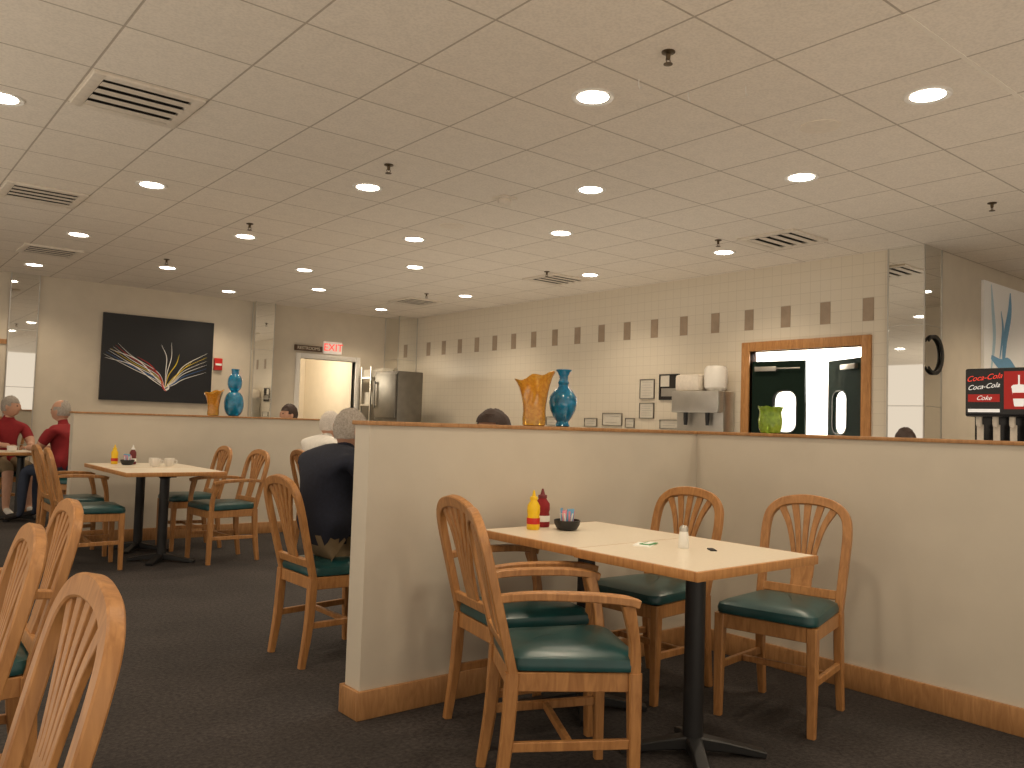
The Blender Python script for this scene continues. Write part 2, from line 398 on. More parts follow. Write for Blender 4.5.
for x, y in ((2.957,2.517),(2.907,4.965),(2.9,7.42),(2.9,9.87),(6.3,4.71),(6.655,2.486),(6.3,9.6),(6.3,7.1)):
    thing('fire_sprinkler', 'small brass pendent fire sprinkler head under the ceiling', 'sprinkler', [('escutcheon', spr1), ('deflector', spr2)], (x, y, CEIL), group='sprinkler heads in the ceiling')
thing('smoke_detector', 'small beige smoke detector on the ceiling', 'smoke detector', [
    ('mounting_plate', box('mounting_plate', -.07, .07, -.07, .07, -.015, 0, 'grille', .003)),
    ('detector_head', lathe_me('detector_head', [(.05, -.015), (.055, -.04), (.04, -.06), (.001, -.062)], 'grille', 24))], (4.0, 5.03, CEIL))
spk = lathe_me('speaker_grille', [(.11, 0), (.11, -.006), (.095, -.008), (.08, -.005), (.06, -.008), (.04, -.005), (.001, -.007)], 'spk', 32)
for x, y in ((4.325, 2.535), (4.25, 6.1)):
    single('ceiling_speaker', spk, 'round beige speaker grille flush in the ceiling', 'speaker', (x, y, CEIL), group='ceiling speakers')
hk = bmesh.new(); sweep(hk, [(0, 0, 0), (0, 0, -.03), (.01, 0, -.045), (.02, 0, -.035)], .004, .004, (0, 1, 0)); hk = finish(hk, 'ceiling_hook', 'white', True)
for x, y in ((3.09, 2.82), (3.4, 2.75), (3.55, 2.5)):
    single('ceiling_hook', hk, 'small white wire hook clipped to the ceiling grid', 'hook', (x, y, CEIL), group='ceiling grid hooks')

# ------------------------------------------------------------------ chairs
def chair_meshes(arms):
    hw = .215 if arms else .205; rw = .178
    parts = []
    bm = bmesh.new(); rings = []
    def outline(ins):
        pts = []
        F, Bk, X1, X0 = hw+.012-ins, rw+.01-ins, .232-ins, -.205+ins
        corners = [((X1, F), 0, 90), ((X0, Bk), 90, 180), ((X0, -Bk), 180, 270), ((X1, -F), 270, 360)]
        r = .05
        for (cx, cy), a0, a1 in corners:
            ox = cx-math.copysign(r, cx); oy = cy-math.copysign(r, cy)
            for k in range(6):
                a = math.radians(a0+(a1-a0)*k/5); pts.append((ox+r*math.cos(a), oy+r*math.sin(a)))
        return pts
    for ins, z in ((.02, .43), (.002, .438), (0, .455), (.006, .474), (.03, .487), (.08, .495), (.14, .498)):
        rings.append([bm.verts.new((x, y, z)) for x, y in outline(ins)])
    L = len(rings[0])
    for i in range(len(rings)-1):
        for k in range(L): bm.faces.new((rings[i][k], rings[i][(k+1) % L], rings[i+1][(k+1) % L], rings[i+1][k]))
    bm.faces.new(rings[0]); bm.faces.new(rings[-1])
    parts.append(('seat', finish(bm, 'seat', 'teal', True), None, None, 'teal green vinyl seat pad'))
    bm = bmesh.new()
    sweep(bm, [(.205, hw-.015, .402), (.205, -hw+.015, .402)], .06, .022, (1, 0, 0))
    sweep(bm, [(-.19, rw-.01, .402), (-.19, -rw+.01, .402)], .06, .022, (1, 0, 0))
    for s in (1, -1): sweep(bm, [(.20, s*(hw-.01), .402), (-.19, s*(rw-.005), .402)], .06, .022, (0, 1, 0))
    parts.append(('seat_frame', finish(bm, 'seat_frame', 'oak', True)))
    for s in (1, -1):
        bm = bmesh.new(); sweep(bm, [(.207, s*(hw-.006), 0), (.203, s*(hw-.006), .22), (.20, s*(hw-.008), .432)], [.031, .038, .044], [.031, .038, .044], (1, 0, 0))
        parts.append(('leg', finish(bm, 'leg', 'oak', True)))
        bm = bmesh.new(); sweep(bm, [(-.232, s*rw, 0), (-.204, s*rw, .2), (-.19, s*rw, .43)], [.030, .036, .038], [.032, .040, .044], (1, 0, 0))
        parts.append(('leg', finish(bm, 'leg', 'oak', True)))
        bm = bmesh.new(); sweep(bm, [(.204, s*(hw-.005), .21), (-.204, s*rw, .20)], .030, .020, (0, 1, 0))
        parts.append(('stretcher', finish(bm, 'stretcher', 'oak', True)))
    bm = bmesh.new(); sweep(bm, [(.0, hw-.03, .205), (.0, -hw+.03, .205)], .026, .020, (1, 0, 0))
    parts.append(('stretcher', finish(bm, 'stretcher', 'oak', True)))
    bx = lambda z: -.19-(z-.43)*.25
    half = [(.178, .42), (.182, .55), (.186, .67), (.187, .765), (.174, .835), (.130, .880), (.065, .899), (0, .904)]
    path = [(bx(z), y, z) for y, z in half]+[(bx(z), -y, z) for y, z in half[:-1][::-1]]
    nref = (1, 0, .25)
    bm = bmesh.new(); sweep(bm, path, [.036, .039, .045, .039, .036], .030, nref, n=5)
    zb = .50; sweep(bm, [(bx(zb), .18, zb), (bx(zb), -.18, zb)], .040, .022, nref)
    sweep(bm, [(bx(.49), 0, .49), (bx(.56)-.004, 0, .56), (bx(.63)-.004, 0, .63)], [.098, .094, .100], .013, nref, n=4)
    for k in range(5):
        u = (k-2)/2; y0 = u*.040; y1 = u*.122; zt = .890-.020*u*u
        sweep(bm, [(bx(.56)-.004, y0, .56), (bx(.66)-.004, y0*1.18, .66), (bx(.78), y0+(y1-y0)*.45, .78), (bx(zt), y1, zt)], [.019, .020, .025, .034], .0135, nref, n=5)
    parts.append(('backrest', finish(bm, 'backrest', 'oak', True)))
    if arms:
        for s in (1, -1):
            bm = bmesh.new()
            sweep(bm, [(bx(.66), s*.185, .662), (-.13, s*.205, .675), (.04, s*.228, .675), (.15, s*.236, .667), (.20, s*.236, .655)], [.030, .040, .048, .050, .042], .026, (0, 0, 1))
            sweep(bm, [(.20, s*(hw-.008), .42), (.195, s*.218, .53), (.165, s*.232, .655)], [.036, .032, .038], [.038, .032, .042], (1, 0, 0))
            parts.append(('armrest', finish(bm, 'armrest', 'oak', True)))
    return parts
CH = {True: chair_meshes(True), False: chair_meshes(False)}
def chair(x, y, rz, arms, label=None):
    lab = label or ('honey oak armchair with arched slatted back and teal seat' if arms else 'honey oak dining chair with arched slatted back and teal seat')
    return thing('dining_chair', lab, 'chair', CH[arms], (x, y, 0), rz, 'matching oak dining chairs')
chair(1.96, 2.09, -30, True, 'honey oak armchair with teal seat angled away from the table')
chair(2.215, 2.595, -12, True, 'honey oak armchair with teal seat beside the partition end')
chair(3.06, 2.64, 182, False, 'honey oak side chair tucked under the table by the partition corner')
chair(3.25, 2.05, 192, False, 'honey oak side chair with teal seat against the partition')
chair(2.06, 3.94, 0, False, 'honey oak chair occupied by a person in navy')
chair(3.22, 3.98, 180, False)
chair(3.62, 7.05, 0, False)
chair(1.60, 7.08, -4, False); chair(1.64, 7.78, 0, True)
chair(2.62, 6.98, 184, True); chair(2.60, 7.78, 180, False)
chair(.065, 1.57, 180, False, 'honey oak dining chair with tall arched slatted back')
chair(.10, 2.36, 177, False); chair(.31, 2.98, 178, True)
chair(1.58, 11.2, -75, False); chair(2.05, 9.95, 135, False)
chair(4.30, 9.2, 180, False); chair(6.12, 2.86, 200, False)

# ------------------------------------------------------------------ tables
def table(x0, x1, y0, y1, label, e0=.013, e1=.013):
    w, d = x1-x0, y1-y0; cx, cy = (x0+x1)/2, (y0+y1)/2
    top = box('tabletop', -w/2+.012, w/2-.012, -d/2+max(0, e0-.001), d/2-max(0, e1-.001), .722, .751, 'lam')
    bm = bmesh.new()
    qs = [(-w/2, -w/2+.013, -d/2+e0, d/2-e1), (w/2-.013, w/2, -d/2+e0, d/2-e1)]
    if e0 > 0: qs.append((-w/2, w/2, -d/2, -d/2+e0))
    if e1 > 0: qs.append((-w/2, w/2, d/2-e1, d/2))
    for q in qs: add_box(bm, *q, .718, .750, 0, .0015 if min(e0, e1) < .01 else .004)
    edge = finish(bm, 'table_edge', 'casing', True)
    col = lathe_me('column', [(.04, .02), (.038, .06), (.038, .68), (.06, .70), (.06, .722)], 'black', 24)
    plate_me = boxes('mounting_plate', [(-.2, .2, -.03, .03, .70, .722), (-.03, .03, -.2, .2, .70, .722)], 'black', .003)
    bm = bmesh.new()
    for a in range(4):
        an = a*R90+math.radians(50); c, s = math.cos(an), math.sin(an); L = .27 if a % 2 else .22
        sweep(bm, [(c*.02, s*.02, .048), (c*L*.5, s*L*.5, .034), (c*L, s*L, .012)], [.06, .05, .055], [.05, .035, .022], (0, 0, 1))
    base = finish(bm, 'pedestal_base', 'black', True)
    thing('dining_table', label, 'table', [('tabletop', top), ('table_edge', edge, None, None, 'oak edge banding'), ('column', col), ('mounting_plate', plate_me), ('pedestal_base', base)], (cx, cy, 0))
table(2.20, 2.93, 1.70, 2.28, 'cream laminate table with oak edge holding a salt shaker', .013, .004)
table(2.215, 2.935, 2.281, 2.89, 'cream laminate table with oak edge holding condiment bottles', .004, .013)
table(1.77, 2.55, 6.75, 7.42, 'cream laminate pedestal table in the rear booth')
table(1.77, 2.55, 7.43, 8.1, 'cream laminate pedestal table against the rear partition')
table(2.34, 2.98, 3.62, 4.27, 'cream laminate table between two seated diners')
table(3.92, 4.5, 6.7, 7.4, 'cream laminate table in front of diner in white')
table(1.30, 2.0, 10.15, 10.75, 'cream laminate table between two diners in red')
table(3.45, 4.0, 8.9, 9.5, 'cream laminate table beyond the rear partition')

# ------------------------------------------------------------------ table items
TZ = .751
def bottle(name, label, mk, capmk, loc, s=1, wd=1):
    q = s*wd
    body = lathe_me('bottle_body', [(.026*q, 0), (.029*q, .004), (.029*q, .05*s), (.026*q, .065*s), (.029*q, .08*s), (.028*q, .105*s), (.016*q, .125*s), (.014*q, .132*s)], mk, 24)
    cap = lathe_me('bottle_cap', [(.017*q, .130*s), (.017*q, .143*s), (.009*q, .146*s), (.004*s, .172*s), (.001, .173*s)], capmk, 20)
    lb = lathe_me('bottle_label', [(.0295*q, .025*s), (.0297*q, .03*s), (.0297*q, .05*s), (.0295*q, .052*s)], 'whitep' if mk != 'yellow' else 'red', 24)
    thing(name, label, 'bottle', [('bottle_body', body), ('bottle_cap', cap), ('bottle_label', lb)], loc)
bottle('mustard_bottle', 'yellow squeeze mustard bottle with pointed cap', 'yellow', 'yellow', (2.43, 2.78, TZ))
bottle('ketchup_bottle', 'red squeeze ketchup bottle with white label', 'redcloth', 'maroon', (2.535, 2.84, TZ), 1.0, 1.2)
bottle('mustard_bottle', 'yellow mustard bottle on the rear booth table', 'yellow', 'yellow', (1.98, 7.95, TZ))
bottle('ketchup_bottle', 'red ketchup bottle on the rear booth table', 'maroon', 'whitep', (2.12, 7.90, TZ))
def caddy(loc):
    bowl = lathe_me('caddy_dish', [(.032, 0), (.044, .004), (.056, .025), (.059, .044), (.056, .045), (.045, .012), (.001, .008)], 'black', 28)
    bm = bmesh.new()
    for i in range(8):
        a = i*math.pi/4+.3; cx, cy = .024*math.cos(a), .024*math.sin(a)
        sweep(bm, [(cx*.7, cy*.7, .014), (cx*1.1, cy*1.1, .075+.01*(i % 3))], .036, .006, (math.cos(a), math.sin(a), 0), mi=i % 3)
    thing('sugar_caddy', 'dark dish filled with sweetener packets on the table', 'caddy', [('caddy_dish', bowl), ('sugar_packet', finish(bm, 'sugar_packet', ['whitep', 'pink', 'mblue']))], loc, 20)
caddy((2.56, 2.70, TZ)); caddy((2.05, 7.80, TZ))
thing('salt_shaker', 'glass salt shaker with metal lid and white salt', 'salt shaker', [
    ('glass_jar', lathe_me('glass_jar', [(.019, 0), (.021, .003), (.018, .055), (.016, .065)], 'whitep', 16)),
    ('lid', lathe_me('lid', [(.0175, .065), (.0175, .078), (.012, .086), (.001, .089)], 'steel', 16))], (2.60, 2.08, TZ))
single('napkin', boxes('napkin', [(-.05, .05, -.035, .035, 0, .004)], 'whitep'), 'folded white paper napkin lying on the table', 'napkin', (2.52, 2.21, TZ), (0, 0, .5))
single('table_card', boxes('table_card', [(-.04, .04, -.022, .022, .0, .003, 0), (-.03, .03, -.012, .012, .003, .004, 1)], ['greenpaper', 'whitep']), 'small green printed card on the napkin', 'card', (2.54, 2.205, TZ+.004), (0, 0, .3))
single('sugar_packet', box('sugar_packet', -.03, .03, -.012, .012, 0, .004, 'dark'), 'small dark packet lying flat on the table', 'packet', (2.66, 1.99, TZ), (0, 0, .9))
for x, y in ((2.22, 7.62), (2.33, 7.55), (2.2, 7.50)):
    bm = bmesh.new(); lathe(bm, [(.025, 0), (.04, .03), (.042, .07), (.039, .07), (.03, .01), (.001, .008)], 20)
    sweep(bm, [(.038, 0, .055), (.065, 0, .05), (.06, 0, .025), (.035, 0, .02)], .008, .008, (0, 1, 0))
    single('coffee_mug', finish(bm, 'coffee_mug', 'white', True), 'white coffee mug on the rear booth table', 'mug', (x, y, TZ), group='white mugs on the rear table')
bm = bmesh.new(); lathe(bm, [(.03, 0), (.045, .01), (.05, .06), (.047, .06), (.03, .012), (.001, .01)], 20)
single('soup_bowl', finish(bm, 'soup_bowl', 'white', True), 'white bowl on the table between diners in red', 'bowl', (1.55, 10.4, TZ))

# ------------------------------------------------------------------ vases on the partitions
VZ = PH+.018
blue_prof = [(.03, 0), (.038, .004), (.034, .015), (.030, .026), (.047, .05), (.064, .085), (.071, .12), (.067, .15), (.048, .18), (.030, .198), (.025, .21), (.029, .222), (.023, .234), (.023, .255), (.032, .275), (.043, .285), (.040, .288), (.02, .26), (.018, .22), (.04, .18), (.06, .12), (.04, .05), (.001, .03)]
def ribs(r, z, a): return r*(1+.02*math.sin(z*260)), z
def ruffle(r, z, a):
    k = max(0, (z-.12)/.12); return r*(1+.09*k*math.sin(a*5+.5)+.04*k*math.sin(a*3))*(1+.012*math.sin(a*16+z*90)), z*(1+.09*k*math.sin(a+2.4)+.03*k*math.sin(a*5+1.2))
orange_prof = [(.048, 0), (.056, .004), (.058, .03), (.055, .07), (.058, .11), (.064, .15), (.072, .19), (.083, .22), (.093, .240), (.089, .242), (.066, .19), (.053, .12), (.047, .03), (.001, .02)]
single('glass_vase', lathe_me('glass_vase', blue_prof, 'blueglass', 40, ribs), 'turquoise blue ribbed glass vase on the partition ledge', 'vase', (2.85, 3.06, VZ))
single('glass_vase', lathe_me('glass_vase', orange_prof, 'orangeglass', 90, ruffle), 'amber crackle glass vase with ruffled rim on the ledge', 'vase', (2.66, 3.06, VZ))
def ell(z, c, h, r, base): return base+(r-base)*math.sqrt(max(0, 1-((z-c)/h)**2))
gz = [i*.485/44 for i in range(45)]
gourd = [(max(.036 if z < .47 else .040, ell(z, .125, .128, .098, .03), ell(z, .345, .085, .072, .03)), z) for z in gz]+[(.03, .485), (.03, .44), (.001, .43)]
single('glass_vase', lathe_me('glass_vase', gourd, 'blueglass', 40), 'tall blue double-gourd glass vase on the rear partition', 'vase', (3.21, 8.41, VZ))
single('glass_vase', lathe_me('glass_vase', orange_prof, 'orangeglass', 90, ruffle), 'small amber ruffled glass vase on the rear partition', 'vase', (3.0, 8.41, VZ), (0, 0, 1))
green_prof = [(.040, 0), (.050, .004), (.060, .03), (.062, .07), (.056, .10), (.056, .12), (.066, .142), (.060, .142), (.045, .11), (.001, .02)]
single('glass_vase', lathe_me('glass_vase', green_prof, 'green', 60, lambda r, z, a: (r*(1+.04*math.sin(a*10+z*60)), z*(1+(.03*math.sin(a*6) if z > .11 else 0)))), 'short olive green ruffled glass vase on the partition', 'vase', (3.91, 2.56, VZ))

# ------------------------------------------------------------------ far wall: painting, alarm, signs
def ribbon(bm, pts, w, z, mi, taper=True):
    P = crom([(x, y, 0) for x, y in pts], 8); N = len(P); prev = None
    for i, p in enumerate(P):
        T_ = (P[min(i+1, N-1)]-P[max(i-1, 0)]).normalized(); nn = Vector((-T_.y, T_.x, 0))
        ww = w*(.15+.85*math.sin(math.pi*min(1, .08+i/(N-1)*.9))) if taper else w
        a = bm.verts.new((p.x+nn.x*ww/2, p.y+nn.y*ww/2, z)); c = bm.verts.new((p.x-nn.x*ww/2, p.y-nn.y*ww/2, z))
        if prev: fc = bm.faces.new((prev[0], a, c, prev[1])); fc.material_index = mi
        prev = (a, c)
pw, ph = 1.53, 1.21
bm = bmesh.new(); add_box(bm, -pw/2, pw/2, -ph/2, ph/2, 0, .035, 0)
fx, fy = .10, -.40
strokes = []
for i in range(7):
    t = i/6; strokes.append(([(fx, fy+.01), (fx-.16+.05*t, fy+.12+.10*t), (-.36, -.15+.17*t), (-.74+.18*t, .03+.16*t)], .008+.004*random.random(), [1, 4, 1, 3, 1, 2, 1][i]))
for i in range(6):
    t = i/5; strokes.append(([(fx, fy), (fx+.12, fy+.05+.09*t), (.36, -.26+.20*t), (.68, -.14+.28*t)], .008+.004*random.random(), [1, 4, 1, 1, 3, 1][i]))
strokes += [([(fx, fy), (.10, -.15), (.10, .05), (.02, .22)], .011, 1), ([(fx, fy), (.12, -.18), (.17, .05), (.16, .26)], .010, 1),
            ([(fx, fy), (.0, -.22), (-.12, -.08), (-.30, .02)], .013, 2), ([(fx, fy), (.14, -.22), (.24, -.05), (.28, .10)], .012, 3),
            ([(fx, fy), (.2, -.26), (.32, -.14), (.46, .0)], .012, 3), ([(fx, fy-.01), (-.10, -.28), (-.36, -.10), (-.72, -.02)], .014, 1), ([(fx, fy+.0), (-.08, -.22), (-.30, -.02), (-.66, .10)], .015, 1),
            ([(fx-.02, fy+.02), (fx, fy-.03), (fx+.05, fy), (fx+.03, fy+.06)], .028, 1), ([(fx-.06, fy+.08), (fx-.02, fy-.01), (fx+.02, fy-.05)], .020, 2)]
for i, (p, w, mi) in enumerate(strokes): ribbon(bm, p, w, .036+.0003*i, mi)
single('abstract_painting', finish(bm, 'abstract_painting', ['canvas', 'whitep', 'red', 'yellowpaint', 'blue']), 'large black canvas with white, red and yellow light strokes', 'painting', (3.615, FY-.003, 1.985), FACE_NY)
thing('fire_alarm_box', 'small red fire alarm pull box on the wall', 'fire alarm', [
    ('housing', box('housing', -.06, .06, -.05, .001, -.09, .09, 'red', .006)), ('pull_handle', boxes('pull_handle', [(-.045, .045, -.062, -.05, -.02, .01)], 'whitep'))], (4.47, FY, 1.98))
thing('exit_sign', 'illuminated exit sign with red letters above the opening', 'exit sign', [
    ('sign_housing', box('sign_housing', -.16, .16, -.05, 0, -.1, .1, 'signface', .004)),
    ('sign_lettering', text_me('EXIT', .17, 'redemit'), (0, -.052, 0), FACE_NY, 'red exit letters')], (6.35, FY, 2.38))
thing('restroom_sign', 'small brown plaque with pale restrooms lettering', 'sign', [
    ('sign_board', box('sign_board', -.24, .24, -.02, 0, -.045, .045, 'brown')),
    ('sign_lettering', text_me('RESTROOMS', .07, 'lam'), (0, -.022, 0), FACE_NY, 'pale lettering')], (5.92, FY-.022, 2.34))

# ------------------------------------------------------------------ back of house equipment
def oven(loc):
    W, D = .46, .70
    body = box('oven_body', -W/2, W/2, -D/2, D/2, 1.2, 2.0, 'darksteel', .01)
    stand = boxes('stand', [(-W/2+.02, -W/2+.07, -D/2+.02, -D/2+.07, 0, 1.2), (W/2-.07, W/2-.02, -D/2+.02, -D/2+.07, 0, 1.2), (-W/2+.02, -W/2+.07, D/2-.07, D/2-.02, 0, 1.2), (W/2-.07, W/2-.02, D/2-.07, D/2-.02, 0, 1.2), (-W/2, W/2, -D/2, D/2, .5, .53)], 'steel')
    door = box('oven_door', -W/2-.03, -W/2, -D/2+.03, D/2-.03, 1.26, 1.96, 'darksteel', .008)
    hd = boxes('handle', [(-W/2-.07, -W/2-.05, D/2-.09, D/2-.07, 1.4, 1.85), (-W/2-.06, -W/2-.03, D/2-.09, D/2-.07, 1.42, 1.44), (-W/2-.06, -W/2-.03, D/2-.09, D/2-.07, 1.81, 1.83)], 'darksteel')
    thing('convection_oven', 'stainless steel cabinet oven on a stand in the corner', 'oven', [('oven_body', body), ('stand', stand), ('oven_door', door, None, None, None, [('handle', hd)])], loc)
oven((7.08, 11.5, 0))
rk = []
for z in (.3, .9, 1.45, 1.9): rk.append((-.24, .24, -.16, .16, z, z+.025))
for sx in (-1, 1):
    for sy in (-1, 1): rk.append((sx*.23-.012, sx*.23+.012, sy*.15-.012, sy*.15+.012, 0, 2.1))
single('storage_rack', boxes('storage_rack', rk, 'steel'), 'steel wire shelving rack beside the opening', 'shelf', (7.08, 12.15, 0))
for i, (dx, dy, dz, w, h) in enumerate(((-.13, 0, 1.926, .18, .12), (.10, 0, 1.926, .20, .16), (-.05, 0, 1.476, .28, .2), (-.02, 0, .926, .32, .25))):
    bx_ = boxes('carton', [(-w/2, w/2, -.13, .13, 0, h, 0), (-.025, .025, -.131, .131, h-.001, h+.001, 1)], ['boxcard', 'whitep'], 0)
    single('cardboard_carton', bx_, 'pale taped carton on the steel rack', 'box', (7.08+dx, 12.15+dy, dz), group='cartons on the rack')
ct = [('cabinet_body', box('cabinet_body', BX-.62, BX-.01, 5.45, 10.5, 0, .87, 'white')), ('worktop', box('worktop', BX-.66, BX-.01, 5.44, 10.52, .87, .91, 'steel', .004))]
for i in range(7): ct.append(('cabinet_door', box('cabinet_door', BX-.64, BX-.62, 5.53+i*.71, 5.53+i*.71+.67, .08, .84, 'white', .004)))
thing('service_counter', 'long service counter with stainless top along the tiled wall', 'counter', ct)
thing('beverage_brewer', 'bulky pale steel brewer with white rounded hoppers on top', 'coffee machine', [
    ('machine_body', boxes('machine_body', [(-.06, .14, -.32, .32, .0, .74), (-.16, -.06, -.32, .32, .50, .74)], 'steel', .012)),
    ('hopper', lathe_me('hopper', [(.085, .74), (.125, .78), (.13, .98), (.10, 1.02), (.001, 1.03)], 'white', 32), (.0, -.17, 0)),
    ('top_housing', box('top_housing', -.12, .13, -.02, .31, .74, .93, 'grille', .03)),
    ('spout', lathe_me('spout', [(.02, .36), (.025, .43), (.025, .50)], 'black', 12), (-.11, .15, 0)),
    ('spout', lathe_me('spout', [(.02, .36), (.025, .43), (.025, .50)], 'black', 12), (-.11, -.15, 0)),
    ('drip_tray', box('drip_tray', -.24, -.06, -.28, .28, 0, .05, 'black', .005))], (BX-.17, 5.81, .91))
def frame_sign(label, y0, y1, z0, z1, lines, dark=False):
    w, h = abs(y1-y0), z1-z0; f = .012 if dark else .007
    pp = [('frame', plate('frame', [(-w/2, -h/2), (w/2, -h/2), (w/2, h/2), (-w/2, h/2)], [[(-w/2+f, -h/2+f), (-w/2+f, h/2-f), (w/2-f, h/2-f), (w/2-f, -h/2+f)]], .02, 'black' if dark else 'darksteel'), (-.012, 0, 0), FACE_NX)]
    bm = bmesh.new(); add_box(bm, -w/2+.006, w/2-.006, -h/2+.006, h/2-.006, -.004, .004, 1 if dark else 0)
    if dark:
        add_box(bm, -w/2+.015, -w/2+.06+w*.3, h*.02, h/2-.015, .003, .006, 0)
        add_box(bm, -w/2+.03, w/2-.03, -h*.36, -h*.05, .003, .006, 2)
    for k in range(lines):
        z = h/2-.04-(h-.08)*k/max(1, lines-1); add_box(bm, -w*.35, w*(.35-.1*(k % 2)), z-.003, z+.003, .003, .005, 2 if not dark else 0)
    pp.append(('notice_sheet', finish(bm, 'notice_sheet', ['notice', 'dark', 'steel']), (-.008, 0, 0), FACE_NX))
    thing('framed_notice', label, 'sign', pp, (BX, (y0+y1)/2, (z0+z1)/2))
frame_sign('black framed notice with pale panel on the tiled wall', 6.28, 6.58, 1.565, 1.873, 0, True)
frame_sign('framed white certificate on the tiled wall', 6.66, 6.89, 1.58, 1.82, 6)
frame_sign('small framed certificate below another on tiles', 6.66, 6.89, 1.34, 1.53, 5)
frame_sign('small framed landscape notice on the tiled wall', 7.18, 7.52, 1.24, 1.40, 2)
frame_sign('small framed card low on the tiled wall', 6.97, 7.12, 1.22, 1.34, 2)
frame_sign('wide framed card low on the tiled wall', 6.26, 6.56, 1.22, 1.33, 2)
frame_sign('narrow framed card low on the tiled wall', 7.62, 7.85, 1.22, 1.33, 2)
frame_sign('small notice near the service counter', 8.35, 8.6, 1.22, 1.34, 2)

# ------------------------------------------------------------------ right side: drink station, poster, ring
thing('drink_counter', 'service counter carrying the soft drink dispenser', 'counter', [('cabinet_body', box('cabinet_body', 6.92, 7.6, .9, 3.0, 0, .87, 'oak_trim')), ('worktop', box('worktop', 6.88, 7.64, .88, 3.02, .87, .91, 'lam', .006))])
sp = []
sp.append(('machine_body', boxes('machine_body', [(.18, .6, -.38, .38, 0, .86), (.0, .6, -.38, .38, .48, .86)], 'blackgloss', .015)))
pn = bmesh.new()
for q in [(-.012, 0, -.365, .365, .50, .85, 0), (-.015, -.012, -.12, .09, .54, .83, 1), (-.015, -.012, .12, .35, .595, .655, 1), (-.015, -.012, .12, .35, .515, .54, 2), (-.015, -.012, -.35, -.14, .54, .83, 1)]: add_box(pn, *q)
bo = [(.030, .56), (.034, .57), (.050, .70), (.054, .705), (.052, .715), (.040, .725), (.006, .728), (.006, .80)]
vv = [pn.verts.new((-.017, -.015+y, z)) for y, z in bo]+[pn.verts.new((-.017, -.015-y, z)) for y, z in bo[::-1]]
fc = pn.faces.new(vv); fc.material_index = 2
add_box(pn, -.0185, -.017, -.058, .028, .62, .665, 1)
sp.append(('display_panel', finish(pn, 'display_panel', ['blackgloss', 'redlit', 'whitelit'])))
sp.append(('panel_lettering', text_me('Coca-Cola', .060, 'reddim', shear=.5), (-.014, .235, .785), (R90, -.10, -R90), 'red lettering'))
sp.append(('panel_lettering', text_me('Coca-Cola', .054, 'whitelit', shear=.5), (-.014, .24, .715), (R90, -.10, -R90), 'white lettering'))
sp.append(('panel_lettering', text_me('Coke', .05, 'whitelit', shear=.5), (-.018, .235, .625), FACE_NX, 'white lettering'))
for i in range(6):
    y = .3-.12*i; sp.append(('nozzle', lathe_me('nozzle', [(.015, .40), (.022, .42), (.022, .48)], 'grille', 12), (.07, y, 0)))
    sp.append(('dispenser_lever', box('dispenser_lever', .09, .1, y-.025, y+.025, .27, .42, 'grille', .003)))
sp.append(('drip_tray', boxes('drip_tray', [(.0, .2, -.36, .36, 0, .06)], 'steel', .005)))
thing('soda_dispenser', 'black soft drink dispenser with red and white lettering', 'drink dispenser', sp, (6.97, 2.42, .91))
bm = bmesh.new(); W, Hh = 1.35, .95; add_box(bm, -W/2, W/2, -Hh/2, Hh/2, 0, .03, 0)
for i, (p, w, mi) in enumerate([([(-.5, -.45), (-.42, -.1), (-.46, .2), (-.5, .45)], .08, 1), ([(-.2, -.45), (-.14, -.1), (-.02, .2), (.0, .42)], .12, 2), ([(-.5, -.3), (-.25, -.36), (-.05, -.33), (.15, -.38)], .12, 2),
    ([(-.28, -.3), (-.2, 0), (-.25, .2)], .05, 2), ([(.4, -.42), (.5, 0), (.45, .35)], .14, 1)]): ribbon(bm, p, w, .031+.0005*i, mi)
single('wall_poster', finish(bm, 'wall_poster', ['poster', 'lblue', 'mblue']), 'pale poster with soft blue shapes on the alcove wall', 'poster', (9.66, 3.457, 2.36), FACE_NY)
bm = bmesh.new()
path = [(0, .17*math.cos(a*math.pi/12), .17*math.sin(a*math.pi/12)) for a in range(3, 22)]
sweep(bm, path, [.02, .04, .045, .04, .02], .015, (1, 0, 0), n=2)
single('wall_ring_ornament', finish(bm, 'wall_ring_ornament', 'black', True), 'black open ring ornament hanging on the mirrored column', 'ornament', (7.86, 3.425, 1.98), (0, 0, R90))

